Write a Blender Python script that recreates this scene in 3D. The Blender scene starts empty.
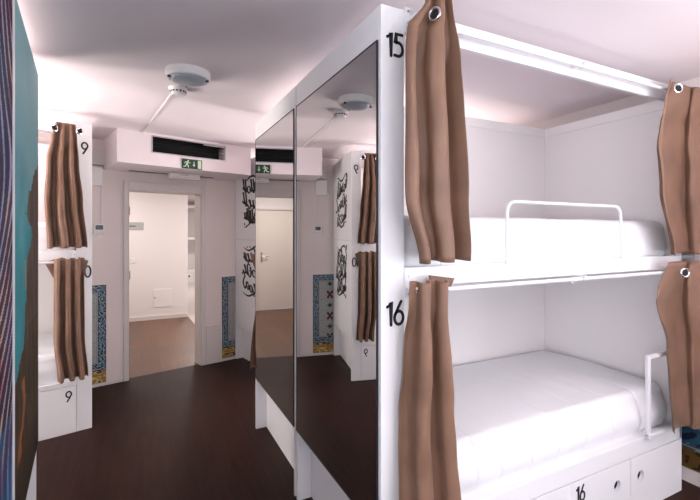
import bpy, bmesh, math, random
from math import sin, cos, pi, radians, sqrt, atan2, floor
from mathutils import Vector, Matrix, noise

SC = bpy.context.scene
COL = SC.collection

# ------------------------------------------------------------------ materials
MATS = {}
def s2l(c):
    return tuple((x/12.92 if x <= .04045 else ((x+.055)/1.055)**2.4) for x in c)
def mat(name, rgb, rough=.5, metal=0., spec=.5, bump=None, var=None, coat=0., sheen=0., emit=None):
    m = bpy.data.materials.new(name); m.use_nodes = True
    nt = m.node_tree; b = nt.nodes['Principled BSDF']
    b.inputs['Base Color'].default_value = (*rgb, 1)
    b.inputs['Roughness'].default_value = rough
    b.inputs['Metallic'].default_value = metal
    b.inputs['Specular IOR Level'].default_value = spec
    b.inputs['Coat Weight'].default_value = coat
    if sheen:
        b.inputs['Sheen Weight'].default_value = sheen
        b.inputs['Sheen Roughness'].default_value = .35
    if emit:
        b.inputs['Emission Color'].default_value = (*emit[0], 1)
        b.inputs['Emission Strength'].default_value = emit[1]
    tc = nt.nodes.new('ShaderNodeTexCoord')
    if var:      # (scale, amount)  gentle real colour variation of the material
        n = nt.nodes.new('ShaderNodeTexNoise'); n.inputs['Scale'].default_value = var[0]; n.inputs['Detail'].default_value = 4
        mx = nt.nodes.new('ShaderNodeMix'); mx.data_type = 'RGBA'
        mx.inputs['A'].default_value = (*[c*(1-var[1]) for c in rgb], 1)
        mx.inputs['B'].default_value = (*[min(1, c*(1+var[1])) for c in rgb], 1)
        nt.links.new(tc.outputs['Object'], n.inputs['Vector'])
        nt.links.new(n.outputs['Fac'], mx.inputs['Factor'])
        nt.links.new(mx.outputs['Result'], b.inputs['Base Color'])
    if bump:     # (scale, strength, distance)
        n = nt.nodes.new('ShaderNodeTexNoise'); n.inputs['Scale'].default_value = bump[0]; n.inputs['Detail'].default_value = 5
        bp = nt.nodes.new('ShaderNodeBump'); bp.inputs['Strength'].default_value = bump[1]; bp.inputs['Distance'].default_value = bump[2]
        nt.links.new(tc.outputs['Object'], n.inputs['Vector'])
        nt.links.new(n.outputs['Fac'], bp.inputs['Height'])
        nt.links.new(bp.outputs['Normal'], b.inputs['Normal'])
    MATS[name] = m
    return m

mat('lacquer', (.88, .87, .88), .38, var=(3, .02))
mat('panel', (.93, .88, .87), .45, var=(3, .02))  # lacquer white, warmed and lightened to hold the light inside the bunks
mat('wall', (.80, .71, .69), .7, bump=(60, .12, .002), var=(1.5, .03))
mat('wall_far', (.80, .76, .75), .7, bump=(60, .1, .002))
mat('ceiling', (.90, .80, .83), .8, bump=(40, .1, .002), var=(1, .02))
mat('trim', (.70, .65, .63), .4)
mat('door', (.76, .70, .64), .4, var=(2, .03))
mat('white_metal', (.82, .82, .84), .3, spec=.6)
mat('linen', (.86, .86, .88), .85, bump=(14, .25, .006), sheen=.1)
mat('black', (.012, .012, .014), .5)
mat('print_black', (.01, .01, .012), .6)
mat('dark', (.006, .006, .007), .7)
mat('chrome', (.75, .75, .77), .22, metal=1)
mat('steel', (.55, .55, .57), .35, metal=1)
mat('mirror', (.66, .66, .67), .012, metal=1)
mat('plastic', (.82, .79, .78), .4)
mat('diffuser', (.40, .44, .50), .35)
mat('green', (.008, .045, .025), .45)
mat('sign_pale', (.62, .78, .55), .5)
mat('grey_sign', (.42, .42, .43), .5)
mat('screen', (.02, .022, .025), .2)
mat('pale_lit_floor', (.62, .56, .52), .3, var=(2, .05))
mat('glass', (.8, .85, .9), .05)

def wood(name, dark, light, rough, plank=(1.6, .19), spec=.5, streak=.7, ang=0):
    m = bpy.data.materials.new(name); m.use_nodes = True
    nt = m.node_tree; b = nt.nodes['Principled BSDF']; L = nt.links.new
    tc = nt.nodes.new('ShaderNodeTexCoord')
    mp = nt.nodes.new('ShaderNodeMapping'); mp.inputs['Rotation'].default_value = (0, 0, ang)
    L(tc.outputs['Object'], mp.inputs['Vector'])
    st = nt.nodes.new('ShaderNodeMapping'); st.inputs['Scale'].default_value = (1.2, 14, 1)
    L(mp.outputs['Vector'], st.inputs['Vector'])
    n1 = nt.nodes.new('ShaderNodeTexNoise'); n1.inputs['Scale'].default_value = 2.2; n1.inputs['Detail'].default_value = 7
    L(st.outputs['Vector'], n1.inputs['Vector'])
    n2 = nt.nodes.new('ShaderNodeTexNoise'); n2.inputs['Scale'].default_value = 1.1; n2.inputs['Detail'].default_value = 5; n2.inputs['Roughness'].default_value = .65
    L(mp.outputs['Vector'], n2.inputs['Vector'])
    mixf = nt.nodes.new('ShaderNodeMix'); mixf.inputs['Factor'].default_value = streak
    L(n2.outputs['Fac'], mixf.inputs['A']); L(n1.outputs['Fac'], mixf.inputs['B'])
    cr = nt.nodes.new('ShaderNodeValToRGB')
    cr.color_ramp.elements[0].position = .33; cr.color_ramp.elements[0].color = (*dark, 1)
    cr.color_ramp.elements[1].position = .68; cr.color_ramp.elements[1].color = (*light, 1)
    L(mixf.outputs['Result'], cr.inputs['Fac'])
    br = nt.nodes.new('ShaderNodeTexBrick')
    br.inputs['Scale'].default_value = 1; br.inputs['Brick Width'].default_value = plank[0]; br.inputs['Row Height'].default_value = plank[1]
    br.inputs['Mortar Size'].default_value = .0018; br.inputs['Mortar Smooth'].default_value = .2
    br.inputs['Color1'].default_value = (1, 1, 1, 1); br.inputs['Color2'].default_value = (.78, .76, .74, 1); br.inputs['Mortar'].default_value = (.45, .42, .4, 1)
    L(mp.outputs['Vector'], br.inputs['Vector'])
    mu = nt.nodes.new('ShaderNodeMix'); mu.data_type = 'RGBA'; mu.blend_type = 'MULTIPLY'; mu.inputs['Factor'].default_value = 1
    L(cr.outputs['Color'], mu.inputs['A']); L(br.outputs['Color'], mu.inputs['B'])
    L(mu.outputs['Result'], b.inputs['Base Color'])
    b.inputs['Roughness'].default_value = rough
    b.inputs['Specular IOR Level'].default_value = spec
    rr = nt.nodes.new('ShaderNodeMapRange'); rr.inputs['To Min'].default_value = rough*.8; rr.inputs['To Max'].default_value = rough*1.3
    L(n2.outputs['Fac'], rr.inputs['Value']); L(rr.outputs['Result'], b.inputs['Roughness'])
    bp = nt.nodes.new('ShaderNodeBump'); bp.inputs['Strength'].default_value = .15; bp.inputs['Distance'].default_value = .002
    L(br.outputs['Fac'], bp.inputs['Height']); bp.invert = True
    L(bp.outputs['Normal'], b.inputs['Normal'])
    MATS[name] = m
wood('floor_dark', (.012, .0040, .0022), (.040, .0135, .0075), .45, ang=radians(90), spec=.13, streak=.5)
wood('floor_brown', (.075, .030, .013), (.19, .088, .042), .33, ang=radians(90), spec=.4, streak=.3)

def fabric():
    m = bpy.data.materials.new('curtain'); m.use_nodes = True
    nt = m.node_tree; b = nt.nodes['Principled BSDF']; L = nt.links.new
    tc = nt.nodes.new('ShaderNodeTexCoord')
    n = nt.nodes.new('ShaderNodeTexNoise'); n.inputs['Scale'].default_value = 5; n.inputs['Detail'].default_value = 4
    mp = nt.nodes.new('ShaderNodeMapping'); mp.inputs['Scale'].default_value = (60, 60, 3)
    n2 = nt.nodes.new('ShaderNodeTexNoise'); n2.inputs['Scale'].default_value = 6
    L(tc.outputs['Object'], n.inputs['Vector']); L(tc.outputs['Object'], mp.inputs['Vector']); L(mp.outputs['Vector'], n2.inputs['Vector'])
    cr = nt.nodes.new('ShaderNodeValToRGB')
    cr.color_ramp.elements[0].position = .3; cr.color_ramp.elements[0].color = (.17, .095, .062, 1)
    cr.color_ramp.elements[1].position = .7; cr.color_ramp.elements[1].color = (.255, .142, .092, 1)
    L(n.outputs['Fac'], cr.inputs['Fac']); L(cr.outputs['Color'], b.inputs['Base Color'])
    b.inputs['Roughness'].default_value = .48; b.inputs['Specular IOR Level'].default_value = .35
    b.inputs['Sheen Weight'].default_value = .25; b.inputs['Sheen Roughness'].default_value = .4
    b.inputs['Sheen Tint'].default_value = (.9, .75, .65, 1)
    bp = nt.nodes.new('ShaderNodeBump'); bp.inputs['Strength'].default_value = .25; bp.inputs['Distance'].default_value = .003
    ad = nt.nodes.new('ShaderNodeMath'); ad.operation = 'ADD'
    L(n.outputs['Fac'], ad.inputs[0]); L(n2.outputs['Fac'], ad.inputs[1]); L(ad.outputs['Value'], bp.inputs['Height'])
    L(bp.outputs['Normal'], b.inputs['Normal'])
    MATS['curtain'] = m
fabric()

def vcol(name, rough, spec=.5, coat=0.):
    m = bpy.data.materials.new(name); m.use_nodes = True
    nt = m.node_tree; b = nt.nodes['Principled BSDF']
    a = nt.nodes.new('ShaderNodeAttribute'); a.attribute_name = 'pattern'
    nt.links.new(a.outputs['Color'], b.inputs['Base Color'])
    b.inputs['Roughness'].default_value = rough; b.inputs['Specular IOR Level'].default_value = spec
    b.inputs['Coat Weight'].default_value = coat
    MATS[name] = m
vcol('tile_glaze', .25, .5)
vcol('art_print', .6, .12)

# ------------------------------------------------------------------ mesh helpers
class MB:
    def __init__(s): s.v = []; s.f = []; s.mi = []; s.col = None
    def quad(s, a, b, c, d, mi=0):
        n = len(s.v); s.v += [a, b, c, d]; s.f.append((n, n+1, n+2, n+3)); s.mi.append(mi)
    def box(s, x0, x1, y0, y1, z0, z1, mi=0):
        if x0 > x1: x0, x1 = x1, x0
        if y0 > y1: y0, y1 = y1, y0
        n = len(s.v)
        s.v += [(x0,y0,z0),(x1,y0,z0),(x1,y1,z0),(x0,y1,z0),(x0,y0,z1),(x1,y0,z1),(x1,y1,z1),(x0,y1,z1)]
        for f in ((0,3,2,1),(4,5,6,7),(0,1,5,4),(1,2,6,5),(2,3,7,6),(3,0,4,7)):
            s.f.append(tuple(n+i for i in f)); s.mi.append(mi)
        return s
    def ring(s, pts): n = len(s.v); s.v += [tuple(p) for p in pts]; return list(range(n, n+len(pts)))
    def bridge(s, a, b, mi=0, closed=True):
        k = len(a)
        for i in range(k if closed else k-1):
            j = (i+1) % k; s.f.append((a[i], a[j], b[j], b[i])); s.mi.append(mi)
    def cap(s, a, mi=0): s.f.append(tuple(a)); s.mi.append(mi)
    def tube(s, pts, r, n=10, mi=0, caps=True):
        pts = [Vector(p) for p in pts]; rings = []
        up = None
        for i, p in enumerate(pts):
            if i == 0: t = pts[1]-pts[0]
            elif i == len(pts)-1: t = pts[-1]-pts[-2]
            else: t = (pts[i+1]-p).normalized() + (p-pts[i-1]).normalized()
            t.normalize()
            if up is None:
                up = t.orthogonal().normalized()
            else:
                up = (up - t*up.dot(t)).normalized()
            w = t.cross(up)
            rings.append(s.ring([p + (up*cos(2*pi*k/n) + w*sin(2*pi*k/n))*r for k in range(n)]))
        for a, b in zip(rings, rings[1:]): s.bridge(a, b, mi)
        if caps: s.cap(rings[0][::-1], mi); s.cap(rings[-1], mi)
        return s
    def lathe(s, prof, c=(0,0,0), n=32, mi=0, axis='z', arc=1):
        rings = []
        for r, h in prof:
            pts = []
            for k in range(n):
                a = 2*pi*k/n; p = (r*cos(a), r*sin(a), h)
                if axis == 'y': p = (p[0], p[2], p[1])
                if axis == 'x': p = (p[2], p[0], p[1])
                pts.append((c[0]+p[0], c[1]+p[1], c[2]+p[2]))
            rings.append(s.ring(pts))
        for a, b in zip(rings, rings[1:]): s.bridge(a, b, mi)
        if prof[0][0] > 1e-6: s.cap(rings[0][::-1], mi)
        if prof[-1][0] > 1e-6: s.cap(rings[-1], mi)
        return s
    def torus(s, c, R, r, axis='y', n=24, m=8, mi=0):
        rings = []
        for i in range(n):
            a = 2*pi*i/n; pts = []
            for j in range(m):
                b = 2*pi*j/m; rr = R + r*cos(b); h = r*sin(b)
                p = (rr*cos(a), h, rr*sin(a)) if axis == 'y' else ((h, rr*cos(a), rr*sin(a)) if axis == 'x' else (rr*cos(a), rr*sin(a), h))
                pts.append((c[0]+p[0], c[1]+p[1], c[2]+p[2]))
            rings.append(s.ring(pts))
        for i in range(n): s.bridge(rings[i], rings[(i+1) % n], mi)
        return s
    def plate_hole(s, x0, x1, y0, y1, z0, z1, cx, cz, r, n=32, mi=0):
        """board in the xz plane with a round through hole"""
        def outer(a):
            dx, dz = cos(a), sin(a); t = 1e9
            if dx > 1e-9: t = min(t, (x1-cx)/dx)
            if dx < -1e-9: t = min(t, (x0-cx)/dx)
            if dz > 1e-9: t = min(t, (z1-cz)/dz)
            if dz < -1e-9: t = min(t, (z0-cz)/dz)
            return cx+dx*t, cz+dz*t
        angs = [2*pi*k/n for k in range(n)] + [atan2(zz-cz, xx-cx) % (2*pi) for xx in (x0, x1) for zz in (z0, z1)]
        angs = sorted(set(round(a, 6) for a in angs))
        O = [outer(a) for a in angs]; I = [(cx+r*cos(a), cz+r*sin(a)) for a in angs]
        fo = s.ring([(x, y0, z) for x, z in O]); fi = s.ring([(x, y0, z) for x, z in I])
        bo = s.ring([(x, y1, z) for x, z in O]); bi = s.ring([(x, y1, z) for x, z in I])
        s.bridge(fo, fi, mi); s.bridge(bi, bo, mi); s.bridge(fi, bi, mi); s.bridge(bo, fo, mi)
        return s
    def flip_x(s):
        s.v = [(-x, y, z) for x, y, z in s.v]; s.f = [f[::-1] for f in s.f]
    def build(s, name, mats, parent=None, smooth=False, bevel=0., loc=None, rz=0., hand=1, angle=35):
        if hand < 0: s.flip_x()
        me = bpy.data.meshes.new(name)
        me.from_pydata(s.v, [], s.f); me.update()
        if not isinstance(mats, (list, tuple)): mats = [mats]
        for m in mats: me.materials.append(MATS[m])
        if len(mats) > 1:
            for p, i in zip(me.polygons, s.mi): p.material_index = i
        bm = bmesh.new(); bm.from_mesh(me)
        bmesh.ops.recalc_face_normals(bm, faces=bm.faces); bm.to_mesh(me); bm.free()
        o = bpy.data.objects.new(name, me); COL.objects.link(o)
        if parent: o.parent = parent
        if loc: o.location = loc
        if rz: o.rotation_euler = (0, 0, rz)
        if smooth:
            for p in me.polygons: p.use_smooth = True
            me.set_sharp_from_angle(angle=radians(angle))
        if bevel:
            md = o.modifiers.new('bevel', 'BEVEL'); md.width = bevel; md.segments = 2; md.limit_method = 'ANGLE'; md.angle_limit = radians(50)
        return o

def box(name, m, *d, parent=None, bevel=0., hand=1, loc=None, rz=0.):
    return MB().box(*d).build(name, m, parent, bevel=bevel, hand=hand, loc=loc, rz=rz)
def empty(name, loc, rz=0.):
    o = bpy.data.objects.new(name, None); COL.objects.link(o); o.location = loc; o.rotation_euler = (0, 0, rz); o.empty_display_size = .1
    return o
def tag(o, label=None, cat=None, group=None, kind=None):
    if label: o['label'] = label
    if cat: o['category'] = cat
    if group: o['group'] = group
    if kind: o['kind'] = kind
    return o
def struct(o): o['kind'] = 'structure'; return o

# ------------------------------------------------------------------ flat lettering made of strokes (in an xz plane facing -Y)
def arc(cx, cz, rx, rz, a0, a1, n=12):
    return [(cx+rx*cos(radians(a0+(a1-a0)*i/n)), cz+rz*sin(radians(a0+(a1-a0)*i/n))) for i in range(n+1)]
DIG = {
 '1': [[(.03, .80), (.24, 1), (.24, 0)]],
 '5': [[(.46, 1), (.12, 1), (.08, .60)] + arc(.22, .34, .27, .30, 115, -105, 16) + [(.02, .06)]],
 '6': [[(.40, 1), (.22, .72)] + arc(.27, .29, .25, .29, 158, 518, 24)],
 '9': [[(.14, 0), (.32, .28)] + arc(.27, .71, .25, .29, -22, 338, 24)],
 '0': [arc(.27, .5, .25, .5, 90, 450, 28)],
}
def ribbon(mb, pts, w, fn, y0=0., y1=.0012, caps=True):
    """stroke of width w (number or list) along 2d pts; fn maps (x, z, y) to 3d"""
    n = len(pts); ws = w if isinstance(w, list) else [w]*n
    L = []; R = []
    for i, (x, z) in enumerate(pts):
        a = pts[max(0, i-1)]; b = pts[min(n-1, i+1)]
        dx, dz = b[0]-a[0], b[1]-a[1]; l = sqrt(dx*dx+dz*dz) or 1
        k = 1.
        if 0 < i < n-1:
            d1 = Vector((x-a[0], z-a[1])); d2 = Vector((b[0]-x, b[1]-z))
            if d1.length > 1e-9 and d2.length > 1e-9:
                c = max(-.5, min(1, d1.normalized().dot(d2.normalized()))); k = min(1.6, 1/sqrt((1+c)/2))
        nx, nz = -dz/l*ws[i]/2*k, dx/l*ws[i]/2*k
        L.append((x+nx, z+nz)); R.append((x-nx, z-nz))
    for i in range(n-1):
        q = [L[i], L[i+1], R[i+1], R[i]]
        a = mb.ring([fn(x, z, y1) for x, z in q]); b = mb.ring([fn(x, z, y0) for x, z in q])
        mb.cap(a); mb.bridge(b, a)
    if caps:
        for (x, z), wd in ((pts[0], ws[0]), (pts[-1], ws[-1])):
            c = [(x+wd/2*cos(2*pi*k/10), z+wd/2*sin(2*pi*k/10)) for k in range(10)]
            a = mb.ring([fn(x, z, y1) for x, z in c]); b = mb.ring([fn(x, z, y0) for x, z in c]); mb.cap(a); mb.bridge(b, a)
def number(txt, cx, cz, h, y, parent, label=None, rot=0, name='number'):
    mb = MB(); tot = .0; adv = {'1': .42}
    for ch in txt: tot += adv.get(ch, .66)
    tot -= .12
    x = -tot/2
    for ch in txt:
        for st in DIG[ch]:
            pts = []
            for (px, pz) in st:
                X = (px+x)*h*.9; Z = (pz-.5)*h
                pts.append((X*cos(rot)-Z*sin(rot), X*sin(rot)+Z*cos(rot)))
            ribbon(mb, pts, .135*h, lambda a, b, d: (cx+a, y-d, cz+b))
        x += adv.get(ch, .66)
    o = mb.build(name, 'print_black', parent)
    if label: o['label'] = label
    return o

# brushed script decoration on the side panels (local plane, a = across, b = up)
def script_art(seed, w, h, rows, fn):
    R = random.Random(seed); mb = MB()
    rh = h/rows
    for r in range(rows):
        z0 = h - (r+1)*rh + rh*.12
        ind = [0.12, 0.0, .1, .2][r % 4]*w
        x = ind; wid = w - ind - R.random()*.12*w
        n = R.choice([5, 6]); step = wid/n
        base = []
        for k in range(n):
            tall = R.random() < .45 or k == 0
            H = rh*(1.05 if tall else .55); lw = step*.95
            kind = R.randrange(4)
            ox = x + k*step; sl = .22
            if kind == 0:
                p = [(ox+lw*.1, z0+H*.3)] + [(ox+lw*(.5+.38*cos(a)), z0+H*(.45+.42*sin(a))) for a in [i*.42+2.6 for i in range(15)]]
            elif kind == 1:
                p = [(ox, z0+H*.15), (ox+lw*.35, z0+H*.55), (ox+lw*.55, z0+H), (ox+lw*.35, z0+H*.95), (ox+lw*.3, z0+H*.5), (ox+lw*.4, z0+H*.05), (ox+lw*.7, z0), (ox+lw, z0+H*.25)]
            elif kind == 2:
                p = [(ox+lw*.15, z0+H*.85), (ox+lw*.2, z0+H*.1), (ox+lw*.45, z0), (ox+lw*.7, z0+H*.3), (ox+lw*.75, z0+H*.85), (ox+lw*.78, z0+H*.1), (ox+lw*1.05, z0+H*.15)]
            else:
                p = [(ox+lw*.8, z0+H*.9), (ox+lw*.35, z0+H), (ox+lw*.1, z0+H*.75), (ox+lw*.55, z0+H*.5), (ox+lw*.8, z0+H*.25), (ox+lw*.4, z0-H*.08), (ox, z0+H*.1)]
            # smooth with catmull
            q = []
            for i in range(len(p)-1):
                p0, p1, p2, p3 = p[max(0, i-1)], p[i], p[i+1], p[min(len(p)-1, i+2)]
                for t in (0, .25, .5, .75):
                    q.append(tuple(.5*((2*p1[c]) + (-p0[c]+p2[c])*t + (2*p0[c]-5*p1[c]+4*p2[c]-p3[c])*t*t + (-p0[c]+3*p1[c]-3*p2[c]+p3[c])*t**3) for c in (0, 1)))
            q.append(p[-1])
            q = [(a+(b-z0)*sl, b+(a-w/2)*.16+.014*sin(a*23+r)) for a, b in q]
            ws = []
            for i in range(len(q)):
                a = q[max(0, i-1)]; b = q[min(len(q)-1, i+1)]
                dz = abs(b[1]-a[1]); dx = abs(b[0]-a[0]); ws.append(.013 + .028*dz/(dx+dz+1e-6))
            ribbon(mb, q, ws, fn, caps=True)
        if r in (0, rows-1):     # flourish
            zz = z0 + (rh*1.05 if r == 0 else -rh*.12)
            p = [(ind + wid*t, zz + .03*sin(t*7+seed)) for t in [i/14 for i in range(15)]]
            ribbon(mb, p, [.008+.016*sin(pi*i/14) for i in range(15)], fn)
    for k in range(8):
        a = R.random()*w; b = R.choice([-.03, h+.02, h*.5])+R.random()*.04; rr = .006+R.random()*.008
        ribbon(mb, [(a, b), (a+rr, b+rr)], rr*2, fn)
    return mb

# ------------------------------------------------------------------ coloured pattern grids (tiles, prints)
def pattern_panel(name, material, u0, u1, z0, z1, nx, nz, col, fn, parent=None, th=.006):
    """fn(a, z, d) -> 3d ; col(s, t) colours with s, t in metres from lower-left"""
    vs = []; fs = []; cols = []
    for j in range(nz+1):
        for i in range(nx+1):
            vs.append(fn(u0+(u1-u0)*i/nx, z0+(z1-z0)*j/nz, th))
    for j in range(nz):
        for i in range(nx):
            a = j*(nx+1)+i; fs.append((a, a+1, a+nx+2, a+nx+1))
            cols.append(col((i+.5)/nx*abs(u1-u0), (j+.5)/nz*(z1-z0)))
    nf = len(fs); b0 = len(vs)
    corners = [(u0, z0), (u1, z0), (u1, z1), (u0, z1)]
    for a, z in corners: vs.append(fn(a, z, th))
    for a, z in corners: vs.append(fn(a, z, 0))
    for k in range(4):
        m = (k+1) % 4; fs.append((b0+k, b0+m, b0+4+m, b0+4+k)); cols.append(col(.01, .01))
    fs.append((b0+4, b0+7, b0+6, b0+5)); cols.append(col(.01, .01))
    me = bpy.data.meshes.new(name); me.from_pydata(vs, [], fs); me.update(); me.materials.append(MATS[material])
    at = me.attributes.new('pattern', 'FLOAT_COLOR', 'FACE')
    for i, c in enumerate(cols): at.data[i].color = (*c, 1)
    o = bpy.data.objects.new(name, me); COL.objects.link(o)
    if parent: o.parent = parent
    return o

NAVY = (.008, .022, .06); BLUE = (.02, .065, .13); TEAL = (.025, .10, .13); CREAM = (.36, .38, .37); GOLD = (.33, .20, .05); RED = (.10, .03, .022); GREY = (.20, .23, .25)
def azulejo(W, H):
    def f(s, t):
        g = noise.noise(Vector((s*40, t*40, 3)))*.15
        def sh(c): return tuple(max(0, x*(1+g)) for x in c)
        if (t % .14) < .0025 or (s % .14) < .0018: return sh((.25, .25, .25))
        if t < .13:                                      # ochre base course with marbling
            k = noise.noise(Vector((s*22, t*30, 1)))
            if k > .22: return sh((.10, .06, .03))
            return sh(GOLD if k < 0 else (.62, .45, .18))
        bw = .075
        d = min(s, W-s, H-t, t-.13)
        if d < bw:                                        # blue leaf border
            side = min(s, W-s) < min(H-t, t-.13)
            along = t if side else s
            if d < .007 or d > bw-.006: return sh(NAVY)
            a = along/.14*2*pi; x = (d-.0375)/.03
            wv = sin(a)*.75
            if abs(x-wv) < .15: return sh(CREAM)
            if abs(x-wv) < .34: return sh(NAVY)
            q = noise.noise(Vector((along*60, d*70, 2)))
            if q > .28: return sh(CREAM)
            if q < -.15: return sh(NAVY)
            return sh(TEAL if x*wv > 0 else (.10, .22, .30))
        cx = s-W/2; cell = .14; ct = ((t-.13) % cell)/cell-.5; k = int((t-.13)//cell)
        if bw+.010 < d < bw+.016: return sh(GREY)
        r = abs(cx)/.07
        if k % 2 == 0:                                    # rust-coloured crossed leaves
            u_, v_ = cx/.055, ct*2
            for sg in (1, -1):
                al = (u_+sg*v_)/1.414; ac = (u_-sg*v_)/1.414
                if abs(al) < .95 and abs(ac) < .30*sqrt(max(0, 1-al*al))*(.5+abs(al)): return sh(RED)
            if r < .22 and abs(ct) < .1: return sh(GOLD)
        else:
            e = r + abs(ct)*2.4
            if e < .50: return sh((.02, .06, .05))
            if .66 < e < .78: return sh(GREY)
        return sh((.33, .34, .33))
    return f

# ------------------------------------------------------------------ frames
MAIN = 0.
SK = radians(13.1)
E1 = Vector((cos(SK), sin(SK), 0)); E2 = Vector((-sin(SK), cos(SK), 0))
def at(o, rz, x, y, z=0.):
    return (o[0]+cos(rz)*x-sin(rz)*y, o[1]+sin(rz)*x+cos(rz)*y, z)
CEIL = 2.58
EXPO = -0.13

# ------------------------------------------------------------------ floor, ceiling, walls
def poly_slab(name, pts, z0, z1, m):
    mb = MB(); a = mb.ring([(x, y, z0) for x, y in pts]); b = mb.ring([(x, y, z1) for x, y in pts])
    mb.cap(a[::-1]); mb.cap(b); mb.bridge(a, b)
    return struct(mb.build(name, m))
PW = (-.18, 5.105)                       # end wall reference (left door casing corner)
def W(s, d=0.): p = at(PW, SK, s, d); return p[0], p[1]
BACK = -2.6; LEFT = -2.9; RIGHT = 3.135
fl_far_l = W(-3.1, .19); fl_far_r = W(3.4, .19)
poly_slab('floor', [(-3.1, BACK-.1), (3.4, BACK-.1), (3.4, fl_far_r[1]), fl_far_r, W(.84, .19), W(.84, .06), W(.035, .06), W(.035, .19), fl_far_l, (-3.1, fl_far_l[1])], -.1, 0, 'floor_dark')
poly_slab('floor_corridor', [fl_far_l, W(.035, .19), W(.035, .0601), W(.84, .0601), W(.84, .19), (.915, 5.56), (.775, 8.56), (-3.4, 8.40), (-3.4, 5)], -.1, -.0004, 'floor_brown')
poly_slab('floor_pale_lit', [(.925, 5.56), (5.2, 6.5), (5.2, 15.6), (-.4, 15.6), (-.4, 8.66), (.775, 8.62)], -.1, -.0006, 'pale_lit_floor')  # pale floor; its colour also holds the light patch from the right
poly_slab('ceiling', [(-3.3, BACK-.1), (3.5, BACK-.1), (3.5, 6.3), (-3.3, 5.2)], CEIL, CEIL+.1, 'ceiling')
poly_slab('ceiling_corridor', [(-3.4, 4.5), (3.5, 6.0), (5.2, 6.4), (5.2, 15.6), (-3.4, 15.6)], CEIL+.101, CEIL+.2, 'ceiling')

# end wall (skewed), with the doorway
we = MB()
we.box(-3.1, .035, 0, .19, 0, CEIL); we.box(.84, 2.6, 0, .19, 0, CEIL); we.box(.035, .84, 0, .19, 2.08, CEIL)
struct(we.build('wall_end', 'wall', loc=(PW[0], PW[1], 0), rz=SK))
# door frame (casing + lining)
f = empty('door_frame', (PW[0], PW[1], 0), SK); struct(f); f.name = 'door_1'
box('casing', 'trim', -.005, .042, -.022, 0, 0, 2.165, parent=f, bevel=.004)
box('casing', 'trim', .833, .885, -.022, 0, 0, 2.165, parent=f, bevel=.004)
box('casing', 'trim', .042, .833, -.022, 0, 2.072, 2.165, parent=f, bevel=.004)
mb = MB().box(.035, .05, 0, .19, 0, 2.08).box(.825, .84, 0, .19, 0, 2.08).box(.05, .825, 0, .19, 2.065, 2.08)
mb.build('lining', 'trim', f)
for z in (.32, 1.14, 1.84):
    h = MB(); h.tube([(.053, -.012, z-.045), (.053, -.012, z+.045)], .007); h.build('hinge', 'steel', f)
# raised wall blocks beside the doorway
struct(box('trim_1', 'trim', .889, 1.09, -.02, 0, 0, .47, loc=(PW[0], PW[1], 0), rz=SK, bevel=.003))
struct(box('trim_2', 'wall', .885, .97, -.008, 0, .47, CEIL-.2, loc=(PW[0], PW[1], 0), rz=SK))
b = MB().box(-.68, -.006, -.012, 0, 0, .03)
struct(b.build('baseboard_left', 'trim', loc=(PW[0], PW[1], 0), rz=SK))
b = MB().box(1.091, 1.27, -.012, 0, 0, .03)
struct(b.build('baseboard_right', 'trim', loc=(PW[0], PW[1], 0), rz=SK))

def wfn(a, z, d): p = at(PW, SK, a, -d-.001); return (p[0], p[1], z)
o = pattern_panel('tile_panel', 'tile_glaze', -.62, -.17, .031, 1.055, 96, 220, azulejo(.45, 1.024), wfn)
tag(o, 'blue and ochre patterned tile panel at left of the doorway, beside bunk 9', 'tile panel')
o = pattern_panel('tile_panel', 'tile_glaze', 1.093, 1.268, .031, 1.05, 44, 220, azulejo(.45, 1.02), wfn)
tag(o, 'narrow blue and ochre tile panel between doorway and script-covered white bunk', 'tile panel')

# room side walls

struct(MB().box(RIGHT-.015, RIGHT, -1., 1.34, 0, .09).build('baseboard_side', 'lacquer'))
def rfn(a, z, d): return (RIGHT-.002-d, a, z)
DT = azulejo(2.4, 1.0)
def dtile(s, t):
    g = noise.noise(Vector((s*30, t*30, 7)))
    if (t % .14) < .004 or (s % .14) < .004: return (.30, .22, .12)
    if t < .13: return (.10, .05, .012) if g > -.2 else (.03, .015, .006)
    if t > .24 and t < .27: return (.02, .05, .08)
    k = sin(s*28+3*sin(t*20))*sin(t*31+2*sin(s*17))
    if k > .35: return (.10, .20, .24)
    if k < -.45: return (.008, .012, .03)
    return (.02, .07, .11)
o = pattern_panel('tile_panel', 'tile_glaze', 1.9, .6, .091, 1.05, 220, 150, dtile, rfn)
tag(o, 'dark blue and brown tile wainscot on the side wall beyond bunk 16', 'tile panel')

# side walls with unseen windows added to brighten the room, back wall with two more (behind the viewer)
def unseen_window_wall(name, wn, a0, a1, thick, openings, place, base_rot, n0):
    mb = MB(); xs = sorted(openings)
    cur = a0
    for (u0, u1, z0, z1) in xs:
        mb.box(cur, u0, 0, thick, 0, CEIL); mb.box(u0, u1, 0, thick, 0, z0); mb.box(u0, u1, 0, thick, z1, CEIL); cur = u1
    mb.box(cur, a1, 0, thick, 0, CEIL)
    struct(mb.build(name, 'wall', loc=place, rz=base_rot))
    for i, (u0, u1, z0, z1) in enumerate(xs):
        fr = MB(); t = .05
        fr.box(u0, u0+t, .04, .1, z0, z1); fr.box(u1-t, u1, .04, .1, z0, z1); fr.box(u0+t, u1-t, .04, .1, z0, z0+t); fr.box(u0+t, u1-t, .04, .1, z1-t, z1)
        um = (u0+u1)/2; fr.box(um-.03, um+.03, .04, .1, z0+t, z1-t)
        struct(fr.build('unseen_window_%d' % (n0+i), 'trim', loc=place, rz=base_rot))  # frame of an unseen window, added for its light
unseen_window_wall('wall_back', 0, -3.0, 3.3, .2, [(-2.3, -.5, .7, 2.35), (.4, 2.3, .7, 2.35)], (0, BACK-.2, 0), 0, 1)
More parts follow.
